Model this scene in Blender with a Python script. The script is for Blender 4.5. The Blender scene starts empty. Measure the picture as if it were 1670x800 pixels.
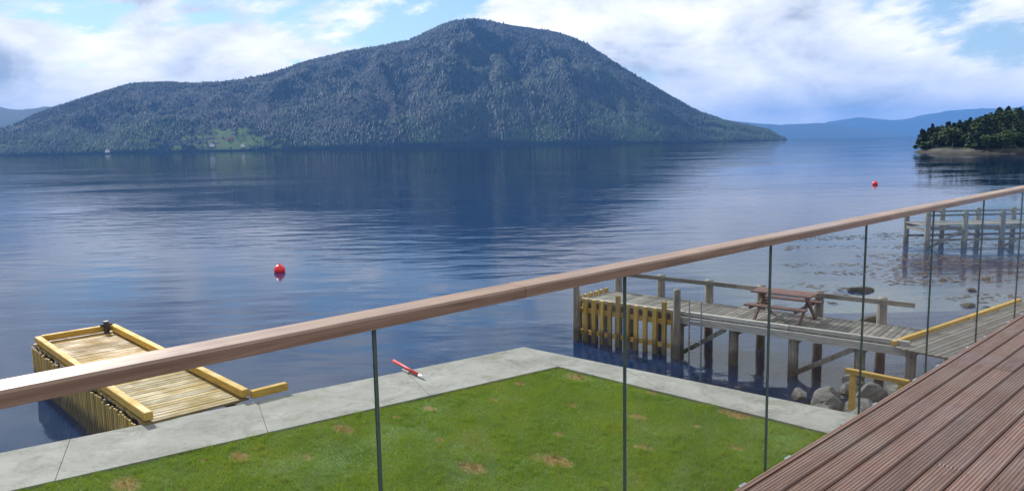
import bpy, math, random
import numpy as np
from mathutils import Vector, Matrix

random.seed(7); np.random.seed(7)
R = math.radians
SC = bpy.context.scene
COL = SC.collection

# ------------------------------------------------------------------ camera
CAM_Z = 6.0
PITCH, ROLL = R(7.53), R(1.117)
cam = bpy.data.objects.new('camera', bpy.data.cameras.new('camera'))
COL.objects.link(cam); SC.camera = cam
cam.data.sensor_width = 36.0
cam.data.lens = 36.0 * 1250.0 / 1670.0
cam.data.clip_start = 0.05; cam.data.clip_end = 60000
fwd = Vector((0, math.cos(PITCH), -math.sin(PITCH)))
rt0 = Vector((1, 0, 0)); up0 = rt0.cross(fwd)
rt = rt0 * math.cos(ROLL) - up0 * math.sin(ROLL)
up = rt0 * math.sin(ROLL) + up0 * math.cos(ROLL)
m = Matrix((rt, up, -fwd)).transposed().to_4x4(); m.translation = (0, 0, CAM_Z)
cam.matrix_world = m

# ------------------------------------------------------------------ light
SUN_EL, SUN_AZ = R(36), R(-36)          # azimuth measured from +Y towards +X
sdir = Vector((math.sin(SUN_AZ) * math.cos(SUN_EL), math.cos(SUN_AZ) * math.cos(SUN_EL), math.sin(SUN_EL)))
sun = bpy.data.objects.new('sun', bpy.data.lights.new('sun', 'SUN'))
COL.objects.link(sun)
sun.data.energy = 4.4; sun.data.angle = R(1.5); sun.data.color = (1.0, 0.94, 0.86)
sun.rotation_euler = sdir.to_track_quat('Z', 'Y').to_euler(); sun.location = (0, 0, 60)

W = bpy.data.worlds.new('World'); SC.world = W; W.use_nodes = True
nt = W.node_tree; nt.nodes.clear()
def N(tree, t, **kw):
    n = tree.nodes.new(t)
    for k, v in kw.items():
        if k.startswith('i_'):
            key = k[2:]
            n.inputs[int(key) if key.isdigit() else key.replace('_', ' ')].default_value = v
        else: setattr(n, k, v)
    return n
def L(tree, a, b): tree.links.new(a, b)
sky = N(nt, 'ShaderNodeTexSky', sky_type='NISHITA', sun_disc=False, sun_elevation=SUN_EL,
        sun_rotation=SUN_AZ, altitude=10, air_density=1.0, dust_density=0.1, ozone_density=3.0)
skys = N(nt, 'ShaderNodeVectorMath', operation='SCALE'); skys.inputs['Scale'].default_value = 0.10
L(nt, sky.outputs[0], skys.inputs[0])
# broken cumulus all round the sky
tc = N(nt, 'ShaderNodeTexCoord')
mp = N(nt, 'ShaderNodeMapping'); mp.inputs['Scale'].default_value = (1.0, 1.0, 2.1); mp.inputs['Location'].default_value = (1.9, 6.2, 0.1)
L(nt, tc.outputs['Generated'], mp.inputs[0])
n1 = N(nt, 'ShaderNodeTexNoise', i_Scale=3.4, i_Detail=12.0, i_Roughness=0.6, i_Distortion=0.2)
L(nt, mp.outputs[0], n1.inputs['Vector'])
n2 = N(nt, 'ShaderNodeTexNoise', i_Scale=9.0, i_Detail=10.0, i_Roughness=0.6, i_Distortion=0.4)
L(nt, mp.outputs[0], n2.inputs['Vector'])
# the same field sampled a little higher up: its difference shades the cloud undersides
mp2 = N(nt, 'ShaderNodeVectorMath', operation='ADD'); mp2.inputs[1].default_value = (-0.05, 0.02, 0.10)
L(nt, mp.outputs[0], mp2.inputs[0])
n3 = N(nt, 'ShaderNodeTexNoise', i_Scale=3.4, i_Detail=9.0, i_Roughness=0.58, i_Distortion=0.2)
L(nt, mp2.outputs[0], n3.inputs['Vector'])
cov = N(nt, 'ShaderNodeMapRange', interpolation_type='SMOOTHSTEP'); cov.inputs['From Min'].default_value = 0.375; cov.inputs['From Max'].default_value = 0.45
L(nt, n1.outputs[0], cov.inputs['Value'])
sh = N(nt, 'ShaderNodeMapRange'); sh.inputs['From Min'].default_value = 0.36; sh.inputs['From Max'].default_value = 0.68
L(nt, n3.outputs[0], sh.inputs['Value'])
sh2 = N(nt, 'ShaderNodeMath', operation='MULTIPLY_ADD'); sh2.inputs[1].default_value = 0.75
L(nt, sh.outputs[0], sh2.inputs[0])
nd = N(nt, 'ShaderNodeMapRange'); nd.inputs['From Min'].default_value = 0.3; nd.inputs['From Max'].default_value = 0.75; nd.inputs['To Min'].default_value = 0.35; nd.inputs['To Max'].default_value = -0.2
L(nt, n2.outputs[0], nd.inputs['Value']); L(nt, nd.outputs[0], sh2.inputs[2])
cr = N(nt, 'ShaderNodeValToRGB')
cr.color_ramp.elements[0].position = 0.05; cr.color_ramp.elements[0].color = (1.10, 1.07, 1.03, 1)
cr.color_ramp.elements[1].position = 0.85; cr.color_ramp.elements[1].color = (0.34, 0.39, 0.46, 1)
e = cr.color_ramp.elements.new(0.5); e.color = (0.72, 0.75, 0.80, 1)
L(nt, sh2.outputs[0], cr.inputs[0])
mx = N(nt, 'ShaderNodeMix', data_type='RGBA')
L(nt, cov.outputs[0], mx.inputs['Factor']); L(nt, skys.outputs[0], mx.inputs['A']); L(nt, cr.outputs[0], mx.inputs['B'])
bg = N(nt, 'ShaderNodeBackground', i_Strength=1.0); L(nt, mx.outputs['Result'], bg.inputs[0])
wo = N(nt, 'ShaderNodeOutputWorld'); L(nt, bg.outputs[0], wo.inputs[0])

SC.view_settings.view_transform = 'Standard'; SC.view_settings.look = 'None'
SC.view_settings.exposure = 0.5; SC.view_settings.gamma = 1.0; SC.view_settings.use_curve_mapping = False
SC.render.engine = 'CYCLES'
SC.cycles.use_denoising = True
SC.cycles.max_bounces = 8; SC.cycles.diffuse_bounces = 2; SC.cycles.glossy_bounces = 3
SC.cycles.transmission_bounces = 4; SC.cycles.transparent_max_bounces = 12; SC.cycles.volume_bounces = 0
SC.cycles.caustics_reflective = False; SC.cycles.caustics_refractive = False
SC.cycles.sample_clamp_indirect = 4.0

# ------------------------------------------------------------------ materials
MAT = {}
def new_mat(name):
    mt = bpy.data.materials.new(name); mt.use_nodes = True; t = mt.node_tree; t.nodes.clear()
    MAT[name] = mt
    out = N(t, 'ShaderNodeOutputMaterial'); return mt, t, out
def ramp(t, fac, stops):
    r = N(t, 'ShaderNodeValToRGB'); el = r.color_ramp.elements
    el[0].position, el[0].color = stops[0][0], (*stops[0][1], 1)
    el[1].position, el[1].color = stops[-1][0], (*stops[-1][1], 1)
    for p, c in stops[1:-1]:
        x = el.new(p); x.color = (*c, 1)
    L(t, fac, r.inputs[0]); return r.outputs[0]
def noise(t, vec, scale, detail=4.0, rough=0.5, dist=0.0):
    n = N(t, 'ShaderNodeTexNoise', i_Scale=scale, i_Detail=detail, i_Roughness=rough, i_Distortion=dist)
    if vec is not None: L(t, vec, n.inputs['Vector'])
    return n.outputs[0]
def mixc(t, fac, a, b, mode='MIX'):
    x = N(t, 'ShaderNodeMix', data_type='RGBA', blend_type=mode)
    for s, v in (('Factor', fac), ('A', a), ('B', b)):
        if hasattr(v, 'links') or hasattr(v, 'is_linked'): L(t, v, x.inputs[s])
        elif s == 'Factor': x.inputs[s].default_value = v
        else: x.inputs[s].default_value = (*v, 1)
    return x.outputs['Result']
def rng(t, v, a, b, c=0.0, d=1.0, smooth=False):
    r = N(t, 'ShaderNodeMapRange')
    if smooth: r.interpolation_type = 'SMOOTHSTEP'
    for k, x in zip(('From Min', 'From Max', 'To Min', 'To Max'), (a, b, c, d)): r.inputs[k].default_value = x
    L(t, v, r.inputs['Value']); return r.outputs[0]
def math_(t, op, a, b=0.0):
    x = N(t, 'ShaderNodeMath', operation=op)
    for i, v in enumerate((a, b)):
        if hasattr(v, 'is_linked'): L(t, v, x.inputs[i])
        else: x.inputs[i].default_value = v
    return x.outputs[0]
def principled(t, out, **kw):
    p = N(t, 'ShaderNodeBsdfPrincipled')
    for k, v in kw.items():
        k = k.replace('_', ' ')
        if hasattr(v, 'is_linked'): L(t, v, p.inputs[k])
        elif k == 'Base Color': p.inputs[k].default_value = (*v, 1)
        else: p.inputs[k].default_value = v
    L(t, p.outputs[0], out.inputs['Surface']); return p
def bump(t, h, strength, dist):
    b = N(t, 'ShaderNodeBump', i_Strength=strength, i_Distance=dist); L(t, h, b.inputs['Height']); return b.outputs[0]
def objrand(t):
    return N(t, 'ShaderNodeObjectInfo').outputs['Random']
def pos(t): return N(t, 'ShaderNodeNewGeometry').outputs['Position']
def gen_obj(t): return N(t, 'ShaderNodeTexCoord').outputs['Object']
def scaled(t, vec, s):
    mpn = N(t, 'ShaderNodeMapping'); mpn.inputs['Scale'].default_value = s; L(t, vec, mpn.inputs[0]); return mpn.outputs[0]

def wood(name, c0, c1, c2, rough=(0.55, 0.85), grain=(2.0, 40.0, 40.0), spread=0.35, wear=None, bumpd=0.004, spec=0.5, ribs=False, tide=False):
    """planks: object X is the grain direction; every piece varies a little"""
    mt, t, out = new_mat(name)
    o = gen_obj(t); rnd = objrand(t)
    addv = N(t, 'ShaderNodeVectorMath', operation='ADD'); L(t, o, addv.inputs[0])
    comb = N(t, 'ShaderNodeCombineXYZ')
    for i, k in enumerate((17.3, 9.1, 5.7)): L(t, math_(t, 'MULTIPLY', rnd, k), comb.inputs[i])
    L(t, comb.outputs[0], addv.inputs[1])
    g = noise(t, scaled(t, addv.outputs[0], grain), 1.0, 6.0, 0.62, 0.6)
    col = ramp(t, g, [(0.28, c0), (0.5, c1), (0.74, c2)])
    v = rng(t, rnd, 0, 1, 1 - spread, 1 + spread * 0.6)
    hs = N(t, 'ShaderNodeHueSaturation'); L(t, col, hs.inputs['Color']); L(t, v, hs.inputs['Value'])
    c = hs.outputs[0]
    big = noise(t, pos(t), 1.7, 5.0, 0.6)
    if wear: c = mixc(t, rng(t, big, 0.5, 0.66, 0, 0.85), c, wear)
    if tide:      # weed and wet below the tide mark
        sp = N(t, 'ShaderNodeSeparateXYZ'); L(t, pos(t), sp.inputs[0])
        zt = math_(t, 'ADD', sp.outputs[2], math_(t, 'MULTIPLY', math_(t, 'SUBTRACT', noise(t, pos(t), 6, 4, 0.7), 0.5), 0.45))
        c = mixc(t, rng(t, zt, 0.30, 0.52, 0.85, 0.0), c, (0.030, 0.028, 0.012))
    nrm = bump(t, g, 0.6, bumpd)
    if ribs:      # fine anti-slip grooves milled along the board
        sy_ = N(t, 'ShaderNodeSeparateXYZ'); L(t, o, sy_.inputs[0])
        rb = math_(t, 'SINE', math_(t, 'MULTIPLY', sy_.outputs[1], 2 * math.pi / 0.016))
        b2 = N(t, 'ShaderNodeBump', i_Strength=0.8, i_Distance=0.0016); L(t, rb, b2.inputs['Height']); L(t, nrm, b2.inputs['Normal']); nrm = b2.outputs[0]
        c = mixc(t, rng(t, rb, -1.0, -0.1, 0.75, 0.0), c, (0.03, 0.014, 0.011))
    principled(t, out, Base_Color=c, Roughness=rng(t, big, 0.35, 0.65, *rough), Specular_IOR_Level=spec, Normal=nrm)
    return mt

wood('grey_plank', (0.065, 0.056, 0.045), (0.165, 0.148, 0.122), (0.29, 0.268, 0.232), grain=(3.0, 60, 60), spread=0.5, wear=(0.10, 0.092, 0.075))
wood('fender_timber', (0.24, 0.14, 0.02), (0.46, 0.28, 0.045), (0.58, 0.40, 0.10), grain=(30, 30, 2), spread=0.4, tide=True)
wood('yellow_timber', (0.28, 0.15, 0.018), (0.50, 0.29, 0.035), (0.62, 0.40, 0.08), grain=(3, 40, 40), spread=0.3)
wood('slat_timber', (0.22, 0.13, 0.03), (0.44, 0.29, 0.065), (0.58, 0.42, 0.13), grain=(30, 30, 2.0), spread=0.5, tide=True)
wood('gold_plank', (0.12, 0.075, 0.016), (0.28, 0.18, 0.04), (0.40, 0.28, 0.08), grain=(3, 60, 60), spread=0.45)
wood('pile_timber', (0.06, 0.05, 0.04), (0.16, 0.14, 0.11), (0.30, 0.27, 0.22), grain=(25, 25, 2.0), spread=0.3, tide=True)
wood('pale_timber', (0.22, 0.20, 0.165), (0.38, 0.355, 0.31), (0.52, 0.495, 0.45), grain=(3, 40, 40), spread=0.25)
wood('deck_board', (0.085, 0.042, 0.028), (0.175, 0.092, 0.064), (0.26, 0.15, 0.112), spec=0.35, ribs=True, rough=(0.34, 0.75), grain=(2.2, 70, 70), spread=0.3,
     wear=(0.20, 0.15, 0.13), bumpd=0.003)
wood('handrail_wood', (0.13, 0.078, 0.048), (0.24, 0.150, 0.095), (0.33, 0.22, 0.15), rough=(0.3, 0.55), wear=(0.33, 0.24, 0.18), grain=(2.5, 60, 60), spread=0.05, bumpd=0.0015)
wood('table_wood', (0.05, 0.022, 0.018), (0.12, 0.05, 0.04), (0.20, 0.10, 0.08), grain=(3, 50, 50), spread=0.4)
wood('bark', (0.03, 0.022, 0.016), (0.07, 0.055, 0.04), (0.12, 0.10, 0.08), grain=(10, 10, 2))

def simple(name, col, rough=0.5, metal=0.0, var=0.12, scale=6.0):
    mt, t, out = new_mat(name)
    nz = noise(t, pos(t), scale, 5.0, 0.6)
    c = mixc(t, rng(t, nz, 0.3, 0.7), tuple(x * (1 - var) for x in col), tuple(min(1, x * (1 + var)) for x in col))
    principled(t, out, Base_Color=c, Roughness=rough, Metallic=metal, Normal=bump(t, nz, 0.15, 0.01)); return mt
simple('steel', (0.45, 0.46, 0.47), 0.35, 1.0)
simple('dark_steel', (0.06, 0.06, 0.065), 0.45, 0.6)
simple('red_plastic', (0.75, 0.02, 0.025), 0.35, 0, 0.15, 9)
simple('white_paint', (0.78, 0.78, 0.76), 0.5)
simple('red_paint', (0.55, 0.03, 0.03), 0.5)
simple('roof_slate', (0.10, 0.09, 0.09), 0.7)
simple('window_glass', (0.03, 0.04, 0.05), 0.1)
simple('rope', (0.35, 0.30, 0.20), 0.9)

# concrete
mt, t, out = new_mat('concrete')
p = pos(t); a = noise(t, p, 0.8, 6, 0.6); b = noise(t, p, 14, 6, 0.7); st = noise(t, scaled(t, p, (0.7, 0.7, 0.7)), 2.2, 9, 0.75, 0.8)
c = ramp(t, a, [(0.3, (0.17, 0.16, 0.14)), (0.7, (0.29, 0.28, 0.25))])
c = mixc(t, rng(t, st, 0.47, 0.66, 0, 0.8), c, (0.095, 0.09, 0.07))
c = mixc(t, rng(t, b, 0.3, 0.75, 0.0, 0.3), c, (0.38, 0.37, 0.34))
cr_ = N(t, 'ShaderNodeTexVoronoi', feature='DISTANCE_TO_EDGE', i_Scale=0.55); L(t, scaled(t, p, (1, 1, 0.2)), cr_.inputs[0])
c = mixc(t, math_(t, 'MULTIPLY', rng(t, cr_.outputs['Distance'], 0.0, 0.008, 0.4, 0.0), rng(t, a, 0.5, 0.65)), c, (0.06, 0.055, 0.045))
c = mixc(t, rng(t, noise(t, p, 1.1, 7, 0.7), 0.56, 0.7, 0, 0.5), c, (0.13, 0.14, 0.07))
principled(t, out, Base_Color=c, Roughness=0.88, Normal=bump(t, b, 0.5, 0.01))

# lawn soil and blades share the worn patches (bare earth), which have a shape of their own
PATCHES = [(-4.54, 12.02, .26), (-3.42, 11.97, .13), (-0.69, 11.43, .30), (0.57, 11.65, .36), (-1.65, 14.21, .20), (-3.08, 13.17, .28),
           (1.33, 15.97, .34), (2.24, 13.5, .22), (4.11, 13.55, .40), (2.71, 14.86, .17), (-5.92, 11.05, .34), (0.75, 12.75, .15), (2.1, 12.1, .19),
           (-2.2, 13.75, .12), (3.6, 12.0, .15), (-1.3, 12.6, .11), (-0.4, 14.6, .10), (1.1, 14.2, .13), (-5.1, 11.9, .10), (3.2, 13.0, .12), (0.1, 15.6, .16)]
def patch_mask(t, p):
    wob = noise(t, p, 5.5, 8, 0.8)
    last = None
    for x, y, r in PATCHES:
        sub = N(t, 'ShaderNodeVectorMath', operation='SUBTRACT'); L(t, p, sub.inputs[0]); sub.inputs[1].default_value = (x, y, 1.0)
        d1_ = N(t, 'ShaderNodeVectorMath', operation='DOT_PRODUCT'); L(t, sub.outputs[0], d1_.inputs[0]); d1_.inputs[1].default_value = (0.716 * .55, -0.698 * .55, 0)
        d2_ = N(t, 'ShaderNodeVectorMath', operation='DOT_PRODUCT'); L(t, sub.outputs[0], d2_.inputs[0]); d2_.inputs[1].default_value = (0.698, 0.716, 0)
        ln = math_(t, 'SQRT', math_(t, 'ADD', math_(t, 'POWER', math_(t, 'ABSOLUTE', d1_.outputs['Value']), 2.0), math_(t, 'POWER', math_(t, 'ABSOLUTE', d2_.outputs['Value']), 2.0)))
        d = math_(t, 'DIVIDE', ln, r * .52)
        last = d if last is None else math_(t, 'MINIMUM', last, d)
    d = math_(t, 'ADD', last, math_(t, 'MULTIPLY', math_(t, 'SUBTRACT', wob, 0.5), 4.6))
    return rng(t, d, 0.35, 1.35, 0.8, 0.0, True)
mt, t, out = new_mat('lawn_soil')
p = pos(t); pm = patch_mask(t, p); a = noise(t, p, 1.2, 6, 0.65); b = noise(t, p, 30, 4, 0.6)
c = ramp(t, a, [(0.3, (0.045, 0.095, 0.012)), (0.55, (0.075, 0.14, 0.02)), (0.75, (0.12, 0.16, 0.035))])
c = mixc(t, pm, c, (0.26, 0.14, 0.05))
principled(t, out, Base_Color=c, Roughness=0.95, Normal=bump(t, b, 0.8, 0.02))
mt, t, out = new_mat('grass_blade')
p = pos(t); pm = patch_mask(t, p); a = noise(t, p, 0.8, 9, 0.72, 0.5); r2 = N(t, 'ShaderNodeNewGeometry').outputs['Random Per Island']
c = ramp(t, a, [(0.3, (0.11, 0.195, 0.008)), (0.48, (0.20, 0.305, 0.014)), (0.62, (0.28, 0.345, 0.025)), (0.75, (0.35, 0.33, 0.05))])
c = mixc(t, rng(t, r2, 0.0, 1.0, 0, 0.5), c, (0.20, 0.29, 0.03))
c = mixc(t, rng(t, r2, 0.9, 0.92), c, (0.24, 0.20, 0.08))
c = mixc(t, math_(t, 'MULTIPLY', pm, 0.9), c, (0.32, 0.19, 0.065))
pr = principled(t, out, Base_Color=c, Roughness=0.7, Specular_IOR_Level=0.25)
tr = N(t, 'ShaderNodeBsdfTranslucent'); L(t, c, tr.inputs[0]); ms = N(t, 'ShaderNodeMixShader', i_0=0.35)
L(t, pr.outputs[0], ms.inputs[1]); L(t, tr.outputs[0], ms.inputs[2]); L(t, ms.outputs[0], out.inputs['Surface'])

# rock with weed towards the waterline
mt, t, out = new_mat('rock')
p = pos(t); a = noise(t, p, 2.2, 8, 0.65); b = noise(t, p, 18, 6, 0.7)
rc = ramp(t, a, [(0.3, (0.05, 0.047, 0.042)), (0.55, (0.12, 0.115, 0.105)), (0.75, (0.25, 0.24, 0.22))])
rv = N(t, 'ShaderNodeHueSaturation'); L(t, rc, rv.inputs['Color']); L(t, rng(t, objrand(t), 0, 1, 0.6, 1.35), rv.inputs['Value'])
sep = N(t, 'ShaderNodeSeparateXYZ'); L(t, p, sep.inputs[0])
zz = math_(t, 'ADD', sep.outputs[2], math_(t, 'MULTIPLY', math_(t, 'SUBTRACT', b, 0.5), 0.5))
c = mixc(t, rng(t, zz, 0.08, 0.32), (0.045, 0.035, 0.015), rv.outputs[0])
principled(t, out, Base_Color=c, Roughness=0.8, Normal=bump(t, b, 0.8, 0.04))
mt, t, out = new_mat('shore_rock')
p = pos(t); a = noise(t, p, 0.35, 8, 0.7); b = noise(t, p, 2.5, 6, 0.7)
sep = N(t, 'ShaderNodeSeparateXYZ'); L(t, p, sep.inputs[0])
zz = math_(t, 'ADD', sep.outputs[2], math_(t, 'MULTIPLY', math_(t, 'SUBTRACT', b, 0.5), 1.6))
c = mixc(t, rng(t, zz, 0.5, 0.9), (0.016, 0.014, 0.008), ramp(t, a, [(0.4, (0.025, 0.025, 0.02)), (0.65, (0.085, 0.082, 0.072))]))
c = mixc(t, rng(t, zz, 1.2, 1.7), c, (0.022, 0.034, 0.012))
principled(t, out, Base_Color=c, Roughness=0.85, Normal=bump(t, b, 0.9, 0.4))
mt, t, out = new_mat('seabed')
p = pos(t); a = noise(t, p, 0.9, 8, 0.7, 0.5); b = noise(t, p, 9, 6, 0.7)
vor = N(t, 'ShaderNodeTexVoronoi', i_Scale=3.0); L(t, p, vor.inputs[0])
c = ramp(t, a, [(0.35, (0.03, 0.026, 0.007)), (0.52, (0.11, 0.09, 0.026)), (0.7, (0.25, 0.20, 0.075))])
c = mixc(t, rng(t, vor.outputs[0], 0.1, 0.5, 0.5, 0.0), c, (0.19, 0.17, 0.11))
principled(t, out, Base_Color=c, Roughness=0.9, Normal=bump(t, b, 0.7, 0.05))
mt, t, out = new_mat('weed')
p = pos(t); a = noise(t, p, 7, 6, 0.7)
principled(t, out, Base_Color=ramp(t, a, [(0.3, (0.02, 0.013, 0.005)), (0.7, (0.11, 0.065, 0.025))]), Roughness=0.5, Normal=bump(t, a, 0.8, 0.05))

# water: a clear skin where it is shallow, deep blue-black where it is not; ripples in patches
mt, t, out = new_mat('water')
p = pos(t)
calm = noise(t, scaled(t, p, (0.012, 0.03, 1)), 1.0, 4, 0.6, 0.6)
rip = rng(t, calm, 0.38, 0.64, 0.14, 1.0, True)
w1 = noise(t, scaled(t, p, (0.26, 0.62, 1)), 1.0, 2, 0.45, 0.3)
w2 = noise(t, scaled(t, p, (1.1, 2.3, 1)), 1.0, 4, 0.55, 0.4)
w3 = noise(t, scaled(t, p, (5.0, 8.0, 1)), 1.0, 3, 0.5)
h = math_(t, 'ADD', math_(t, 'MULTIPLY', w1, 0.07), math_(t, 'ADD', math_(t, 'MULTIPLY', w2, 0.011), math_(t, 'MULTIPLY', w3, 0.003)))
h = math_(t, 'MULTIPLY', h, rip)
nb = bump(t, h, 1.0, 1.0)
at = N(t, 'ShaderNodeAttribute', attribute_name='clear')
gl = N(t, 'ShaderNodeBsdfGlossy', i_Roughness=0.025); L(t, nb, gl.inputs['Normal'])
df = N(t, 'ShaderNodeBsdfDiffuse'); df.inputs[0].default_value = (0.004, 0.025, 0.078, 1); 
tp = N(t, 'ShaderNodeBsdfTransparent'); tp.inputs[0].default_value = (0.78, 0.82, 0.52, 1)
m1 = N(t, 'ShaderNodeMixShader'); L(t, at.outputs['Fac'], m1.inputs[0]); L(t, df.outputs[0], m1.inputs[1]); L(t, tp.outputs[0], m1.inputs[2])
fr = N(t, 'ShaderNodeFresnel', i_IOR=1.33); L(t, nb, fr.inputs['Normal'])
m2 = N(t, 'ShaderNodeMixShader'); L(t, fr.outputs[0], m2.inputs[0]); L(t, m1.outputs[0], m2.inputs[1]); L(t, gl.outputs[0], m2.inputs[2])
L(t, m2.outputs[0], out.inputs['Surface'])

# glass panes
mt, t, out = new_mat('pane_glass')
tp = N(t, 'ShaderNodeBsdfTransparent'); tp.inputs[0].default_value = (0.93, 0.972, 0.98, 1)
gl = N(t, 'ShaderNodeBsdfGlossy', i_Roughness=0.01)
lw = N(t, 'ShaderNodeLayerWeight', i_Blend=0.5); ms = N(t, 'ShaderNodeMixShader')
fr5 = math_(t, 'ADD', math_(t, 'MULTIPLY', math_(t, 'POWER', lw.outputs['Facing'], 5.0), 0.5), 0.022)
smn = rng(t, noise(t, pos(t), 5, 8, 0.75, 1.2), 0.5, 0.8, 0.0, 0.05)
spk = rng(t, noise(t, pos(t), 160, 2, 0.5), 0.69, 0.74, 0.0, 0.10)
dsm = N(t, 'ShaderNodeBsdfDiffuse'); dsm.inputs[0].default_value = (0.8, 0.82, 0.82, 1); msm = N(t, 'ShaderNodeMixShader')
L(t, math_(t, 'ADD', smn, spk), msm.inputs[0]); L(t, tp.outputs[0], msm.inputs[1]); L(t, dsm.outputs[0], msm.inputs[2])
L(t, fr5, ms.inputs[0]); L(t, msm.outputs[0], ms.inputs[1]); L(t, gl.outputs[0], ms.inputs[2]); L(t, ms.outputs[0], out.inputs['Surface'])
mt, t, out = new_mat('pane_edge')
principled(t, out, Base_Color=(0.10, 0.15, 0.145), Roughness=0.2)

# mountains
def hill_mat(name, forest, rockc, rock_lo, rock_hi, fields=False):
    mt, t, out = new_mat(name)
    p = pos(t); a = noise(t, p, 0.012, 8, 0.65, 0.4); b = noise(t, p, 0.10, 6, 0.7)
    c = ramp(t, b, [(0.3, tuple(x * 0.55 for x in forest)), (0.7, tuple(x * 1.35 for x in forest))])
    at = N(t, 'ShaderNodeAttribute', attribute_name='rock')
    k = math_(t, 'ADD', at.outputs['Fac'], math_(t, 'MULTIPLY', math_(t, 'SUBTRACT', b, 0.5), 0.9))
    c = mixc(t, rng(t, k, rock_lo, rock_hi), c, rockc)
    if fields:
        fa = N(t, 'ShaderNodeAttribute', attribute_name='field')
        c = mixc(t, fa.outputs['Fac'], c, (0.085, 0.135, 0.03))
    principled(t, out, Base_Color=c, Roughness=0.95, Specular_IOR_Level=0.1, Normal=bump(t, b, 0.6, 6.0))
hill_mat('mountain', (0.012, 0.020, 0.018), (0.060, 0.064, 0.068), 0.70, 1.1, True)
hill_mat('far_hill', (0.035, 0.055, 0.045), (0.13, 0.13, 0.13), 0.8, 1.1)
def leaf_mat(name, c0, c1, sc, low=False):
    mt, t, out = new_mat(name)
    g = N(t, 'ShaderNodeNewGeometry'); a = noise(t, g.outputs['Position'], sc, 4, 0.6)
    k = math_(t, 'ADD', math_(t, 'MULTIPLY', g.outputs['Random Per Island'], 0.6), math_(t, 'MULTIPLY', a, 0.5))
    c = ramp(t, k, [(0.1, c0), (0.95, c1)])
    if low:
        st_ = rng(t, noise(t, g.outputs['Position'], 0.0045, 5, 0.6, 0.8), 0.36, 0.64, 0.5, 1.6)
        vm = N(t, 'ShaderNodeVectorMath', operation='SCALE'); L(t, c, vm.inputs[0]); L(t, st_, vm.inputs['Scale']); c = vm.outputs[0]
        sp = N(t, 'ShaderNodeSeparateXYZ'); L(t, g.outputs['Position'], sp.inputs[0])
        lg = noise(t, g.outputs['Position'], 0.006, 4, 0.6)
        fz = math_(t, 'MULTIPLY', rng(t, sp.outputs[2], 20, 170, 1, 0), rng(t, lg, 0.47, 0.6))
        c = mixc(t, math_(t, 'MULTIPLY', fz, .7), c, (0.040, 0.072, 0.020))
    oi = N(t, 'ShaderNodeHueSaturation'); L(t, c, oi.inputs['Color']); L(t, rng(t, objrand(t), 0, 1, 0.7, 1.3), oi.inputs['Value'])
    L(t, rng(t, objrand(t), 0, 1, 0.485, 0.515), oi.inputs['Hue'])
    principled(t, out, Base_Color=oi.outputs[0], Roughness=0.75, Specular_IOR_Level=0.2)
leaf_mat('conifer_far', (0.009, 0.017, 0.014), (0.020, 0.033, 0.022), 0.02, True)
leaf_mat('pine_leaf', (0.010, 0.022, 0.010), (0.040, 0.062, 0.022), 0.4)
leaf_mat('broad_leaf', (0.020, 0.040, 0.010), (0.070, 0.105, 0.028), 0.4)

mt, t, out = new_mat('haze_air')
pv = N(t, 'ShaderNodeVolumePrincipled'); pv.inputs['Color'].default_value = (0.15, 0.40, 1.0, 1); pv.inputs['Density'].default_value = 9.0e-5
pv.inputs['Anisotropy'].default_value = 0.0
L(t, pv.outputs[0], out.inputs['Volume'])

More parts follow.
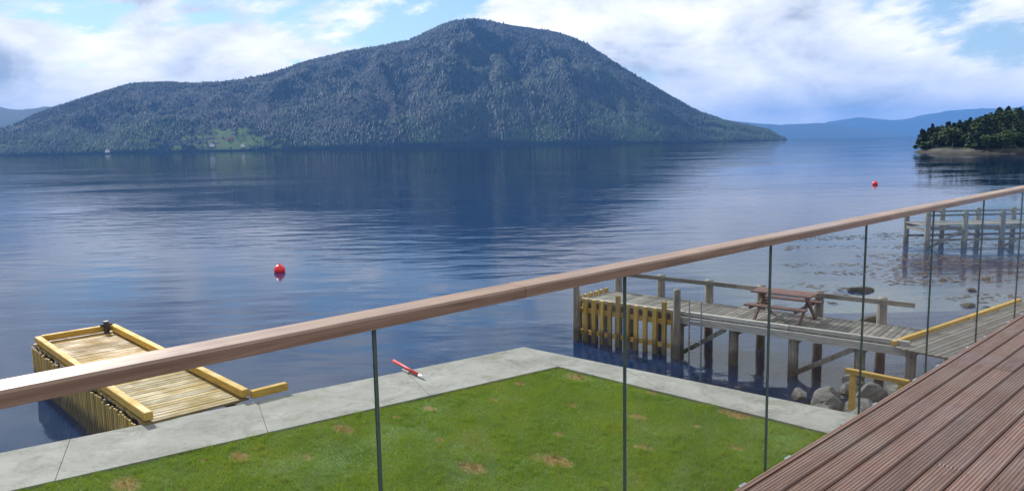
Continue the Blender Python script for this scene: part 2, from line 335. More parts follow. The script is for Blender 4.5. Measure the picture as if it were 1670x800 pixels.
# ------------------------------------------------------------------ mesh helpers
def tag(o, label=None, cat=None, group=None, kind=None):
    if label: o['label'] = label
    if cat: o['category'] = cat
    if group: o['group'] = group
    if kind: o['kind'] = kind
    return o
def empty(name, loc=(0, 0, 0), rz=0.0):
    o = bpy.data.objects.new(name, None); o.empty_display_size = 0.3
    o.location = loc; o.rotation_euler = (0, 0, rz); COL.objects.link(o); return o
class MB:
    def __init__(s): s.v = []; s.f = []
    def add(s, vs, fs):
        b = len(s.v); s.v += [tuple(v) for v in vs]; s.f += [tuple(i + b for i in f) for f in fs]; return s
    def box(s, c, size, rz=0.0, ch=0.0):
        x, y, z = (k / 2 for k in size); cs, sn = math.cos(rz), math.sin(rz)
        if ch <= 0:
            vs = [(i * x, j * y, k * z) for k in (-1, 1) for j in (-1, 1) for i in (-1, 1)]
            fs = [(0, 2, 3, 1), (4, 5, 7, 6), (0, 1, 5, 4), (2, 6, 7, 3), (0, 4, 6, 2), (1, 3, 7, 5)]
        else:   # chamfered upper edges
            q = ch
            vs = [(-x, -y, -z), (x, -y, -z), (x, y, -z), (-x, y, -z), (-x, -y, z - q), (x, -y, z - q), (x, y, z - q), (-x, y, z - q),
                  (-x + q, -y + q, z), (x - q, -y + q, z), (x - q, y - q, z), (-x + q, y - q, z)]
            fs = [(3, 2, 1, 0), (0, 1, 5, 4), (1, 2, 6, 5), (2, 3, 7, 6), (3, 0, 4, 7), (4, 5, 9, 8), (5, 6, 10, 9), (6, 7, 11, 10), (7, 4, 8, 11), (8, 9, 10, 11)]
        return s.add([(c[0] + a * cs - b * sn, c[1] + a * sn + b * cs, c[2] + h) for a, b, h in vs], fs)
    def tube(s, a, b, r0, r1=None, n=10, cap=True):
        a, b = Vector(a), Vector(b); r1 = r0 if r1 is None else r1
        d = (b - a).normalized(); u = d.orthogonal().normalized(); w = d.cross(u); vs = []
        for p_, r in ((a, r0), (b, r1)):
            vs += [p_ + (u * math.cos(2 * math.pi * i / n) + w * math.sin(2 * math.pi * i / n)) * r for i in range(n)]
        fs = [(i, (i + 1) % n, n + (i + 1) % n, n + i) for i in range(n)]
        if cap: fs += [tuple(range(n - 1, -1, -1)), tuple(range(n, 2 * n))]
        return s.add(vs, fs)
    def beam(s, a, b, w, h):
        a, b = Vector(a), Vector(b); d = (b - a).normalized(); side = d.cross(Vector((0, 0, 1)))
        side = side.normalized() if side.length > 1e-4 else Vector((1, 0, 0)); u = side.cross(d)
        vs = [p_ + side * (i * w / 2) + u * (j * h / 2) for p_ in (a, b) for i, j in ((-1, -1), (1, -1), (1, 1), (-1, 1))]
        return s.add(vs, [(0, 1, 5, 4), (1, 2, 6, 5), (2, 3, 7, 6), (3, 0, 4, 7), (3, 2, 1, 0), (4, 5, 6, 7)])
    def lathe(s, prof, c=(0, 0, 0), n=20):
        vs = [(c[0] + r * math.cos(2 * math.pi * i / n), c[1] + r * math.sin(2 * math.pi * i / n), c[2] + z) for r, z in prof for i in range(n)]
        fs = [(k * n + i, k * n + (i + 1) % n, (k + 1) * n + (i + 1) % n, (k + 1) * n + i) for k in range(len(prof) - 1) for i in range(n)]
        return s.add(vs, fs)
    def mesh(s, name, mat, smooth=False):
        me = bpy.data.meshes.new(name); me.from_pydata(s.v, [], s.f); me.update()
        if mat: me.materials.append(MAT[mat])
        if smooth: me.polygons.foreach_set('use_smooth', [True] * len(me.polygons))
        return me
    def build(s, name, mat, parent=None, smooth=False, loc=(0, 0, 0), rz=0.0):
        return link(name, s.mesh(name, mat, smooth), parent, loc, rz)
def link(name, me, parent=None, loc=(0, 0, 0), rz=0.0, rot=None, scale=None):
    o = bpy.data.objects.new(name, me); COL.objects.link(o); o.parent = parent
    o.location = loc; o.rotation_euler = rot if rot else (0, 0, rz)
    if scale: o.scale = scale
    return o
def np_mesh(name, V, F, mat, smooth=False):
    """V (n,3), F (m,k) arrays"""
    me = bpy.data.meshes.new(name); k = F.shape[1]
    me.vertices.add(len(V)); me.vertices.foreach_set('co', V.astype(np.float32).ravel())
    me.loops.add(F.size); me.loops.foreach_set('vertex_index', F.astype(np.int32).ravel())
    me.polygons.add(len(F)); me.polygons.foreach_set('loop_start', np.arange(0, F.size, k, dtype=np.int32))
    me.update(calc_edges=True); me.materials.append(MAT[mat])
    if smooth: me.polygons.foreach_set('use_smooth', np.ones(len(F), bool))
    return me
def grid_faces(nu, nv):
    i, j = np.meshgrid(np.arange(nu - 1), np.arange(nv - 1), indexing='ij'); a = (i * nv + j).ravel()
    return np.stack([a, a + nv, a + nv + 1, a + 1], 1)
def attr(me, name, vals):
    at_ = me.attributes.new(name, 'FLOAT', 'POINT'); at_.data.foreach_set('value', np.asarray(vals, np.float32).ravel())
def hash2(i, j, seed):
    h_ = np.sin(i * 127.1 + j * 311.7 + seed * 74.7) * 43758.5453; return h_ - np.floor(h_)
def vnoise(x, y, seed=0):
    i, j = np.floor(x), np.floor(y); fx, fy = x - i, y - j; fx = fx * fx * (3 - 2 * fx); fy = fy * fy * (3 - 2 * fy)
    a, b, c, d = hash2(i, j, seed), hash2(i + 1, j, seed), hash2(i, j + 1, seed), hash2(i + 1, j + 1, seed)
    return (a * (1 - fx) + b * fx) * (1 - fy) + (c * (1 - fx) + d * fx) * fy
def fbm(x, y, o=5, seed=0, g=0.5):
    s, a, tot = 0, 1.0, 0
    for k in range(o):
        s = s + a * vnoise(x * 2 ** k + 13.7 * k, y * 2 ** k - 7.1 * k, seed + k); tot += a; a *= g
    return s / tot

# ------------------------------------------------------------------ water and seabed
def depth_at(x, y):
    s1 = 0.66 * x + 0.75 * y - 13.95          # off the right arm of the sea wall
    s2 = -0.566 * x + 0.824 * y - 15.02       # off the left arm
    dr = 0.20 + 0.10 * s1 - 0.012 * np.maximum(x - 6, 0) * np.clip((36 - y) / 10, 0, 1)
    d = dr + np.clip(0.5 * (s2 + 2.2), 0, 5) * np.clip((9 - x) / 5, 0, 1)
    d = d + (fbm(x * 0.35, y * 0.35, 4, 3) - 0.5) * 0.55 + np.maximum(0, 0.9 - np.abs(s1) * .1) * 0.0
    d = d + np.clip((y - 30) * 0.10, 0, 5) + np.clip(-(x - 2) * 0.05, 0, 2)
    return np.clip(d, 0.06, 6.5)
def steps(pairs):
    out_ = []
    for a, b, n in pairs: out_ += list(np.linspace(a, b, n, endpoint=False))
    return np.array(out_ + [pairs[-1][1]])
gx = steps([(-15000, -200, 6), (-200, -20, 12), (-20, 32, 130), (32, 200, 14), (200, 15000, 6)])
gy = steps([(-15000, -200, 4), (-200, 4, 8), (4, 50, 115), (50, 300, 16), (300, 15000, 8)])
X, Y = np.meshgrid(gx, gy, indexing='ij')
me = np_mesh('water', np.stack([X.ravel(), Y.ravel(), np.zeros(X.size)], 1), grid_faces(len(gx), len(gy)), 'water', True)
cl = np.exp(-1.0 * (depth_at(X, Y) - 0.06)); cl[(X < -19) | (X > 31) | (Y < 5) | (Y > 49)] = 0
attr(me, 'clear', np.clip(cl, 0, 0.97))
tag(link('water', me), kind='structure')
sx = np.linspace(-22, 36, 150); sy = np.linspace(2, 54, 140); X, Y = np.meshgrid(sx, sy, indexing='ij')
Z = -depth_at(X, Y) - 0.02
tag(link('seabed', np_mesh('seabed', np.stack([X.ravel(), Y.ravel(), Z.ravel()], 1), grid_faces(150, 140), 'seabed', True)), kind='structure')

# ------------------------------------------------------------------ mountains (real distances, metres)
RU = [-1.5, -1.2, -0.95, -0.80, -0.70, -0.64, -0.607, -0.535, -0.485, -0.44, -0.398, -0.352, -0.307, -0.271, -0.209, -0.128, -0.071, -0.045, -0.02, 0.063, 0.101, 0.157, 0.206, 0.239, 0.277, 0.336, 0.352, 0.36]
RE = [0.0, 0.012, 0.020, 0.022, 0.028, 0.036, 0.050, 0.072, 0.0857, 0.087, 0.0843, 0.088, 0.0945, 0.105, 0.121, 0.1326, 0.156, 0.159, 0.155, 0.1404, 0.1245, 0.087, 0.0575, 0.039, 0.025, 0.0115, 0.0005, 0.0]
def mountain_height(u, v):
    """u = X/Y, v = 0 at the shore .. 1 at the crest .. 2 behind it"""
    e = np.interp(u, RU, RE)
    ys = 2300 + 500 * np.clip((u - 0.15) / 0.2, 0, 1) + 120 * (fbm(u * 9, u * 0 + 2.2, 3, 5) - 0.5)
    run = 250 + 6200 * e
    y = ys + run * v
    crest = (ys + run) * e + 4
    prof = np.where(v <= 1, 0.05 * v + 0.95 * np.clip(v, 0, 1) ** 0.82, np.clip(1 - (v - 1) ** 1.3, 0, 1))
    x = u * y
    rid = np.abs(fbm(u * 16 + v * 0.9, v * 2.2 + u * 3, 5, 11) - 0.5) * 2
    nz = fbm(x / 160.0, y / 160.0, 5, 21) - 0.5
    amp = np.clip(v * (1.0 - v) * 4, 0, 1) * (v < 1.0)
    z = crest * prof + amp * crest * (0.34 * (rid - 0.3) * -1 + 0.20 * nz) + 6 * nz * np.clip(v * 6, 0, 1)
    z = np.where(v <= 0.0, -3.0, z)
    return x, y, z, rid
U = np.linspace(-1.45, 0.359, 520); VV = np.concatenate([[0], np.linspace(0.004, 1.12, 120), np.linspace(1.15, 2.0, 14)])
u2, v2 = np.meshgrid(U, VV, indexing='ij')
mx_, my_, mz_, mr_ = mountain_height(u2, v2)
mz_[:, -1] = -3
me = np_mesh('mountain', np.stack([mx_.ravel(), my_.ravel(), mz_.ravel()], 1), grid_faces(*u2.shape), 'mountain', True)
rock = np.clip(fbm(u2 * 14 + v2, v2 * 5, 4, 31) * 1.2 - 0.15 + 0.35 * np.exp(-((u2 + 0.36) / 0.12) ** 2) * (v2 < 0.9), 0, 1)
field = np.clip((1.0 - np.sqrt(((u2 + 0.355) / 0.055) ** 2 + ((v2 - 0.05) / 0.08) ** 2) + (fbm(u2 * 90, v2 * 60, 4, 41) - 0.5) * 3.4) * 3, 0, 0.85) * (v2 > 0.012)
attr(me, 'rock', rock); attr(me, 'field', field)
tag(link('mountain', me), kind='structure')
# the forest on it: one mass of small conifers
nT = 130000
uu = np.random.uniform(-0.74, 0.356, nT * 3); vv_ = np.random.uniform(0.01, 1.06, nT * 3)
rk = np.clip(fbm(uu * 14 + vv_, vv_ * 5, 4, 31) * 1.2 - 0.15 + 0.35 * np.exp(-((uu + 0.36) / 0.12) ** 2) * (vv_ < 0.9), 0, 1)
keep = (np.random.rand(nT * 3) > np.clip((rk - 0.46) * 5, 0, 0.93)) & ~((1.0 - np.sqrt(((uu + 0.355) / 0.055) ** 2 + ((vv_ - 0.05) / 0.08) ** 2) + (fbm(uu * 90, vv_ * 60, 4, 41) - 0.5) * 3.4 > 0.12) & (np.random.rand(nT * 3) < .9)) & (np.random.rand(nT * 3) < 0.25 + np.interp(uu, RU, RE) * 6)
uu, vv_ = uu[keep][:nT], vv_[keep][:nT]; nT = len(uu)
tx, ty, tz, _ = mountain_height(uu, vv_)
th = np.random.gamma(6, 1.05, nT).clip(2.5, 13) * (1.1 - 0.3 * np.clip(vv_, 0, 1)); tw = th * np.random.uniform(0.26, 0.55, nT)
ang = np.random.uniform(0, 6.28, nT)
Vt = np.zeros((nT, 6, 3)); Vt[:, 5] = np.stack([tx, ty, tz + th], 1)
for k in range(5):
    Vt[:, k] = np.stack([tx + tw * np.cos(ang + k * 1.2566), ty + tw * np.sin(ang + k * 1.2566), tz - 1.5 + np.random.uniform(0, 1.5, nT)], 1)
Ft = (np.arange(nT)[:, None, None] * 6 + np.array([[k, (k + 1) % 5, 5] for k in range(5)])[None]).reshape(-1, 3)
o = link('mountain_forest', np_mesh('mountain_forest', Vt.reshape(-1, 3), Ft, 'conifer_far'))
tag(o, 'dense dark conifer forest covering the mountain across the water', 'forest', kind='stuff')

def ridge(name, u0, u1, dist, run, elev, seed, n=160):
    u = np.linspace(u0, u1, n); v = np.linspace(0, 2, 26); a, b = np.meshgrid(u, v, indexing='ij')
    e_ = np.interp(a, [p_[0] for p_ in elev], [p_[1] for p_ in elev])
    y = dist + run * b; z = (dist + run) * e_ * np.where(b <= 1, np.sin(b * math.pi / 2) ** 0.9, np.cos((b - 1) * math.pi / 2)) * (0.86 + 0.28 * fbm(a * 22, b * 3, 5, seed))
    z[:, 0] = -4; z[:, -1] = -4
    me_ = np_mesh(name, np.stack([(a * y).ravel(), y.ravel(), z.ravel()], 1), grid_faces(*a.shape), 'far_hill', True)
    attr(me_, 'rock', 0.4 * np.ones(a.size)); return tag(link(name, me_), kind='structure')
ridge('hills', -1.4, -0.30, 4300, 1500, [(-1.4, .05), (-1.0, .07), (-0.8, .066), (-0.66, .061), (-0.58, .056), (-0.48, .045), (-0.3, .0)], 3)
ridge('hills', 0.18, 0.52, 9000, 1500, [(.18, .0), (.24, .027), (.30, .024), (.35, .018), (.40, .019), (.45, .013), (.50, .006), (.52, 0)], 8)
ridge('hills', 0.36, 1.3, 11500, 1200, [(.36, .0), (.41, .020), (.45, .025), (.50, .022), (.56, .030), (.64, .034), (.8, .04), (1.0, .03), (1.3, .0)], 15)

# small white houses on the far shore
def far_house(u, y, z, w, l, h, wallm, label):
    r = empty('house', (u * y, y, z), random.uniform(-.5, .5)); tag(r, label, 'house')
    MB().box((0, 0, h / 2), (l, w, h)).build('wall', wallm, r)
    mb = MB(); a = w / 2 + .5; b_ = l / 2 + .5
    mb.add([(-b_, -a, h), (b_, -a, h), (b_, a, h), (-b_, a, h), (-b_, 0, h + w * .45), (b_, 0, h + w * .45)], [(0, 1, 5, 4), (2, 3, 4, 5), (0, 4, 3), (1, 2, 5), (3, 2, 1, 0)])
    mb.build('roof', 'roof_slate', r)
    for k in (-1, 1): MB().box((k * l * .25, -w / 2 - .04, h * .55), (1.4, .1, 1.4)).build('window', 'window_glass', r)
def shore_pt(u, v):
    x_, y_, z_, _ = mountain_height(np.array([u]), np.array([v])); return float(y_[0]), float(z_[0])
for u, v, w, l, h, wm, lb in [(-0.385, .03, 9, 13, 6, 'white_paint', 'white house beside the green field at the foot of the mountain'),
                              (-0.345, .022, 8, 11, 5, 'white_paint', 'white house close to the water below the green field'),
                              (-0.362, .075, 8, 12, 5, 'red_paint', 'small red farmhouse high on the green field'),
                              (-0.52, .012, 8, 16, 5, 'white_paint', 'white waterside house below the pale rocky slope')]:
    y_, z_ = shore_pt(u, v); far_house(u, y_, z_ - 1, w, l, h, wm, lb)

# ------------------------------------------------------------------ wooded headland
HC = (180.0, 262.0)
def head_h(x, y):
    a = (x - HC[0]); b = (y - HC[1])
    # long axis runs off to the right
    e_ = np.sqrt((np.minimum(a, 0) / 34) ** 2 + (np.maximum(a, 0) / 120) ** 2 + (b / 42) ** 2)
    e_ = e_ + (fbm(x / 18, y / 18, 4, 9) - 0.5) * 0.35
    return 7.0 * np.clip(1 - e_, -1, 1) + np.where(e_ < 1, 0.9, 0) * np.clip((1 - e_) * 12, 0, 1) + (fbm(x / 4, y / 4, 4, 19) - 0.5) * 1.2 * (e_ < 1.02)
hx = np.linspace(140, 320, 120); hy = np.linspace(205, 320, 90); X, Y = np.meshgrid(hx, hy, indexing='ij')
Z = np.maximum(head_h(X, Y), -2)
tag(link('headland', np_mesh('headland', np.stack([X.ravel(), Y.ravel(), Z.ravel()], 1), grid_faces(120, 90), 'shore_rock', True)), kind='structure')

def crown_mesh(name, mat, kind, seed):
    rs = np.random.RandomState(seed); pts = []; sizes = []
    if kind == 'pine':
        for _ in range(420):
            h_ = rs.uniform(0.12, 1.0); r_ = (1.02 - h_) ** 0.8 * 0.30 * (0.75 + 0.35 * math.sin(h_ * 34 + seed)); a_ = rs.uniform(0, 6.283); q = math.sqrt(rs.uniform(0.15, 1))
            pts.append((r_ * q * math.cos(a_), r_ * q * math.sin(a_), h_)); sizes.append(0.055 + 0.05 * (1 - h_))
    else:
        blobs = [(rs.uniform(-.22, .22), rs.uniform(-.22, .22), rs.uniform(.42, .86), rs.uniform(.12, .24)) for _ in range(10)]
        for _ in range(520):
            b = blobs[rs.randint(10)]; d_ = rs.normal(size=3); d_ /= np.linalg.norm(d_); q = rs.uniform(.55, 1.05)
            pts.append((b[0] + d_[0] * b[3] * q, b[1] + d_[1] * b[3] * q, b[2] + d_[2] * b[3] * q * .85)); sizes.append(rs.uniform(.035, .065))
    V, F = [], []
    for p_, s_ in zip(pts, sizes):
        nrm = rs.normal(size=3) + np.array(p_) * np.array([2.5, 2.5, 0]) + np.array([0, 0, .4]); nrm /= np.linalg.norm(nrm)
        u_ = np.cross(nrm, rs.normal(size=3)); u_ /= np.linalg.norm(u_); w_ = np.cross(nrm, u_)
        b = len(V); V += [np.array(p_) + s_ * (u_ * math.cos(k) + w_ * math.sin(k)) * rs.uniform(.7, 1.3) for k in (0.2, 1.6, 3.1, 4.6)]; F.append((b, b + 1, b + 2, b + 3))
    return np_mesh(name, np.array(V), np.array(F), mat)
PINE = [crown_mesh('pine_crown', 'pine_leaf', 'pine', s) for s in (1, 2, 3)]
BROAD = [crown_mesh('broad_crown', 'broad_leaf', 'broad', s) for s in (4, 5, 6)]
mbt = MB().tube((0, 0, -.06), (0.01, 0, .5), .026, .014, 7, False)
for k in range(5): mbt.tube((0, 0, .3 + .05 * k), (.14 * math.cos(k * 2.2), .14 * math.sin(k * 2.2), .5 + .05 * k), .009, .004, 5, False)
TRUNK_B = mbt.mesh('trunk', 'bark'); TRUNK_P = MB().tube((0, 0, -.06), (0, 0, .95), .02, .004, 7, False).mesh('trunk', 'bark')
cnt = 0; tries = 0; placed = []
rs = random.Random(5)
while cnt < 190 and tries < 9000:
    tries += 1
    x, y = rs.uniform(150, 300), rs.uniform(212, 305)
    h_ = float(head_h(np.array([x]), np.array([y]))[0])
    if h_ < 0.75 or x / y > 0.74 or any((x - a) ** 2 + (y - b) ** 2 < 10 for a, b in placed): continue
    placed.append((x, y)); cnt += 1
    pine = rs.random() < 0.45
    H_ = rs.uniform(5.2, 9.6) * (0.75 + 0.06 * min(h_, 5)) * (1.05 if pine else 0.95)
    r = empty('pine_tree' if pine else 'broadleaf_tree', (x, y, h_ - .2), rs.uniform(0, 6.28))
    w_ = rs.uniform(.95, 1.45)
    tag(r, 'dark pointed pine among the trees on the wooded headland' if pine else 'round bushy leafy tree on the wooded headland', 'tree',
        'pines on the headland' if pine else 'leafy trees on the headland')
    link('trunk', TRUNK_P if pine else TRUNK_B, r, scale=(H_, H_, H_)); link('crown', (PINE if pine else BROAD)[rs.randrange(3)], r, scale=(H_ * w_, H_ * w_, H_))

# ------------------------------------------------------------------ lawn, grass, sea wall
APEX_I, APEX_O = Vector((0.98, 16.68)), Vector((0.24, 18.39))
dl = Vector((-0.824, -0.566)); dr = Vector((0.745, -0.667))
LI, LO = APEX_I + dl * 26, APEX_O + dl * 26
RI, RO = APEX_I + Vector((0.716, -0.698)) * 14, APEX_O + Vector((0.76, -0.65)) * 14
def sheet(name, poly, z, mat, kind='structure', n=None):
    mb = MB(); mb.add([(p_[0], p_[1], z) for p_ in poly], [tuple(range(len(poly)))]); return tag(mb.build(name, mat), kind=kind)
sheet('lawn', [APEX_I, LI, (LI.x, -12), (RI.x + 10, -12), (RI.x + 10, RI.y), RI], 1.0, 'lawn_soil')
nG = 330000
gxs = np.random.uniform(-8.5, 6.5, nG * 2); gys = np.random.uniform(9.0, 16.8, nG * 2)
def inside(x, y):
    a = (x - APEX_I.x) * dl.y - (y - APEX_I.y) * dl.x          # left edge
    b = (x - APEX_I.x) * (-0.698) - (y - APEX_I.y) * 0.716
    return (-a < -0.015 + 0.05 * (fbm(x * 3, y * 3, 2, 4) - .3)) & (b > 0.015)
ins = ((-0.566 * (gxs - APEX_I.x) + 0.824 * (gys - APEX_I.y)) < 0.16 * (fbm(gxs * 2.5, gys * 2.5, 4, 4) - .35)) & ((0.698 * (gxs - APEX_I.x) + 0.716 * (gys - APEX_I.y)) < 0.16 * (fbm(gxs * 2.5, gys * 2.5, 4, 8) - .35))
dens = fbm(gxs * 1.3, gys * 1.3, 4, 61)
pmin = np.full(gxs.shape, 9.0)
for x, y, r in PATCHES: pmin = np.minimum(pmin, np.hypot(((gxs - x) * .716 - (gys - y) * .698) * .55, (gxs - x) * .698 + (gys - y) * .716) / (r * .62))
ins &= np.random.rand(len(gxs)) < np.where(pmin < 0.95, 0.45, 1.0) * np.clip(0.5 + dens, 0, 1)
gxs, gys = gxs[ins][:nG], gys[ins][:nG]; nG = len(gxs)
tfx = np.random.uniform(-8, 6.2, 1500); tfy = np.random.uniform(9.5, 16.5, 1500)
okt = ((-0.566 * (tfx - APEX_I.x) + 0.824 * (tfy - APEX_I.y)) < -.03) & ((0.698 * (tfx - APEX_I.x) + 0.716 * (tfy - APEX_I.y)) < -.03) & (fbm(tfx * .9, tfy * .9, 3, 91) > .45)
tfx, tfy = np.repeat(tfx[okt], 26), np.repeat(tfy[okt], 26)
gxs = np.concatenate([gxs, tfx + np.random.normal(0, .03, len(tfx))]); gys = np.concatenate([gys, tfy + np.random.normal(0, .03, len(tfy))])
nB = nG; nG = len(gxs)
gh = np.where(np.arange(nG) < nB, 1.0, 1.9) * np.random.uniform(.02, .055, nG) * (0.45 + 1.2 * fbm(gxs * 1.3, gys * 1.3, 4, 61)); ga = np.random.uniform(0, 6.28, nG); gw = np.random.uniform(.003, .006, nG)
lean = np.random.normal(0, .018, (nG, 2))
Vg = np.zeros((nG, 3, 3))
Vg[:, 0] = np.stack([gxs - gw * np.cos(ga), gys - gw * np.sin(ga), np.full(nG, 1.0) + np.where(gh > 0, 0.0, 0.0)], 1)
Vg[:, 1] = np.stack([gxs + gw * np.cos(ga), gys + gw * np.sin(ga), np.full(nG, 1.0) + np.where(gh > 0, 0.0, 0.0)], 1)
Vg[:, 2] = np.stack([gxs + lean[:, 0], gys + lean[:, 1], 1 + gh], 1)
tag(link('grass', np_mesh('grass', Vg.reshape(-1, 3), np.arange(nG * 3).reshape(-1, 3), 'grass_blade')), 'short green mown grass covering the lawn', 'grass', kind='stuff')

wall = empty('sea_wall', (APEX_O.x, APEX_O.y, 0)); tag(wall, 'pale concrete sea wall walkway bordering the lawn above the water', 'sea wall')
def pstrip(name, quad, z0, z1, mat, parent, off=(0, 0)):
    mb = MB(); k = len(quad)
    mb.add([(x - off[0], y - off[1], z0) for x, y in quad] + [(x - off[0], y - off[1], z1) for x, y in quad],
           [tuple(range(k - 1, -1, -1)), tuple(range(k, 2 * k))] + [(i, (i + 1) % k, k + (i + 1) % k, k + i) for i in range(k)])
    return mb.build(name, mat, parent)
def lerp(a, b, f): return (a[0] + (b[0] - a[0]) * f, a[1] + (b[1] - a[1]) * f)
OFF = (APEX_O.x, APEX_O.y)
def slabs(i0, o0, i1, o1, n):
    for k in range(n):
        f0, f1 = k / n + 0.00018, (k + 1) / n - 0.00018; dz = random.uniform(-.004, .004)
        pstrip('slab', [lerp(i0, i1, f0), lerp(o0, o1, f0), lerp(o0, o1, f1), lerp(i0, i1, f1)], 0.80, 1.045 + dz, 'concrete', wall, OFF)
slabs(APEX_I, APEX_O, LI, LO, 8)
slabs(APEX_O, APEX_I, RO, RI, 5)
nO = Vector((-0.566, 0.824)) * 0.12; nR = Vector((0.65, 0.76)) * 0.10
pstrip('wall_face', [LO - nO, APEX_O - nO * 1.0, APEX_O - nO * 4, LO - nO * 4], -2.5, 0.797, 'concrete', wall, OFF)
pstrip('wall_face', [APEX_O - nR, RO - nR, RO - nR * 4, APEX_O - nR * 4], -2.5, 0.797, 'concrete', wall, OFF)

# ------------------------------------------------------------------ timber quays
def frame_thing(name, origin, dvec, label, cat):
    rz = math.atan2(dvec[1], dvec[0]); r = empty(name, (*origin, 0), rz); return tag(r, label, cat)
def plank_deck(parent, length, width, z, mat='grey_plank', pitch=0.145, th=0.045, x0=0.0, y0=0.0, jit=0.03):
    """planks lie across local X; width runs along +Y"""
    n = int(length / pitch)
    for k in range(n):
        key = ('plank', round(width, 2), k % 4, mat)
        if key not in SHARED:
            mb = MB(); mb.box((0, 0, 0), (width + random.uniform(0, jit), pitch - 0.012, th), 0, 0.006); SHARED[key] = mb.mesh('plank', mat)
        link('plank', SHARED[key], parent, (x0 + (k + .5) * pitch, y0 + width / 2 + random.uniform(-jit, jit) / 2, z - th / 2 + random.uniform(-.004, .004)), math.pi / 2 + random.uniform(-.006, .006))
SHARED = {}
def slat_mesh(h_, w_, th, mat, k):
    key = ('slat', h_, w_, mat, k)
    if key not in SHARED: SHARED[key] = MB().box((0, 0, 0), (w_, th, h_ + [0, .03, -.02, .05][k]), 0, 0.004).mesh('slat', mat)
    return SHARED[key]
def pile_mesh(r, h_, key):
    if key not in SHARED: SHARED[key] = MB().lathe([(0.0, -1.6), (r * 1.06, -1.6), (r * 1.03, 0), (r, h_ - .03), (r * .85, h_), (0, h_ + .004)], n=14).mesh('pile', 'pile_timber', True)
    return SHARED[key]

# quay with yellow kerbs, off the left arm of the wall
d1 = Vector((0.688, -0.726)); o1 = (-12.55, 19.55)         # far left corner, X runs to the land, local +Y to the right-hand side
q1 = frame_thing('timber_quay', o1, d1, 'timber quay with yellow kerb beams and slatted side beside the sea wall', 'quay')
Lq, Wq, zq = 8.55, 2.0, 1.08
plank_deck(q1, Lq, Wq, zq, 'gold_plank')
def kerb(parent, a, b, mat='yellow_timber', s=0.15, name='kerb_beam', h_=None):
    a, b = Vector(a), Vector(b); ln = (b - a).length; mb = MB().box((0, 0, 0), (ln, s, h_ or s), 0, 0.012)
    o_ = mb.build(name, mat, parent); o_.location = (a + b) / 2; o_.rotation_euler = (0, -math.asin((b.z - a.z) / ln), math.atan2(b.y - a.y, b.x - a.x)); return o_
kz = zq + 0.12
for a, b in [((0.1, .09), (4.25, .09)), ((4.27, .09), (8.4, .09)), ((0.1, Wq - .09), (4.4, Wq - .09)), ((4.42, Wq - .09), (8.45, Wq - .09))]:
    kerb(q1, (*a, kz), (*b, kz))
kerb(q1, (0.09, .18, kz), (0.09, Wq - .18, kz)); kerb(q1, (8.52, Wq + .0, kz - .03), (8.52, Wq + .75, kz - .03))
n = int(Lq / 0.13)
for k in range(n):
    link('slat', slat_mesh(1.55, 0.07, 0.035, 'slat_timber', k % 4), q1, (0.06 + k * 0.13, -0.045, 0.20 + random.uniform(-.03, .03)), random.uniform(-.02, .02))
for k in range(18):
    link('slat', slat_mesh(1.55, 0.07, 0.035, 'slat_timber', k % 4), q1, (-0.045, 0.08 + k * 0.11, 0.27), math.pi / 2)
for k in range(5):
    for yy in (0.25, Wq - .25): link('pile', pile_mesh(.12, .98, 'pile_low'), q1, (0.3 + k * 2.0, yy, 0))
for yy in (.25, Wq - .25): MB().box((Lq / 2, yy, zq - .14), (Lq - .1, .1, .18)).build('stringer', 'pile_timber', q1)
for zz in (.2, .75): MB().box((Lq / 2, -.0, zz), (Lq, .05, .12)).build('waler', 'pile_timber', q1)
mb = MB(); mb.tube((0.25, Wq - .3, zq), (0.25, Wq - .3, zq + .34), .07, .07, 12); mb.tube((0.25, Wq - .45, zq + .24), (0.25, Wq - .15, zq + .24), .035, .035, 10)
mb.build('bollard', 'dark_steel', q1)

# main jetty with piles, back rail and yellow fender slats at its head
d2 = Vector((0.77, -0.638)); o2 = (2.04, 23.08)
q2 = frame_thing('jetty', o2, d2, 'grey timber jetty on piles with yellow fender slats at its outer end', 'jetty')
Lj, Wj, zj = 9.3, 1.95, 1.2
plank_deck(q2, Lj, Wj, zj)
kerb(q2, (3.55, .05, zj + .055), (6.4, .05, zj + .055), 'pale_timber', .1); kerb(q2, (6.42, .05, zj + .055), (9.2, .05, zj + .055), 'pale_timber', .1)
kerb(q2, (3.4, -.035, zj - .13), (9.25, -.035, zj - .13), 'pale_timber', .05, 'fascia', .2)
kerb(q2, (.05, .05, zj + .055), (3.5, .05, zj + .055), 'pale_timber', .1)
for yy in (.25, Wj / 2, Wj - .25): MB().box((Lj / 2, yy, zj - .16), (Lj - .1, .11, .2)).build('stringer', 'pile_timber', q2)
for k, xx in enumerate((.15, 1.7, 3.3, 4.9, 6.5, 8.1)):
    for yy in (0.12, Wj - .12):
        if yy > 1: link('pile', pile_mesh(.125, 1.88, 'pile_tall'), q2, (xx, Wj + .06, 0))
        else: link('pile', pile_mesh(.125, 1.12, 'pile_mid'), q2, (xx, .14, 0))
    MB().box((xx, Wj / 2, zj - .34), (.12, Wj - .1, .14)).build('cross_beam', 'pile_timber', q2)
kerb(q2, (.1, Wj + .06 - .16, 1.80), (4.2, Wj - .10, 1.80), 'grey_plank', .05, 'top_rail', .13)
kerb(q2, (4.22, Wj - .10, 1.80), (8.9, Wj - .10, 1.80), 'grey_plank', .05, 'top_rail', .13)
fx = [0.02, .30, .60, .88, 1.16, 1.45, 1.76, 2.05, 2.35, 2.66, 2.96, 3.25]
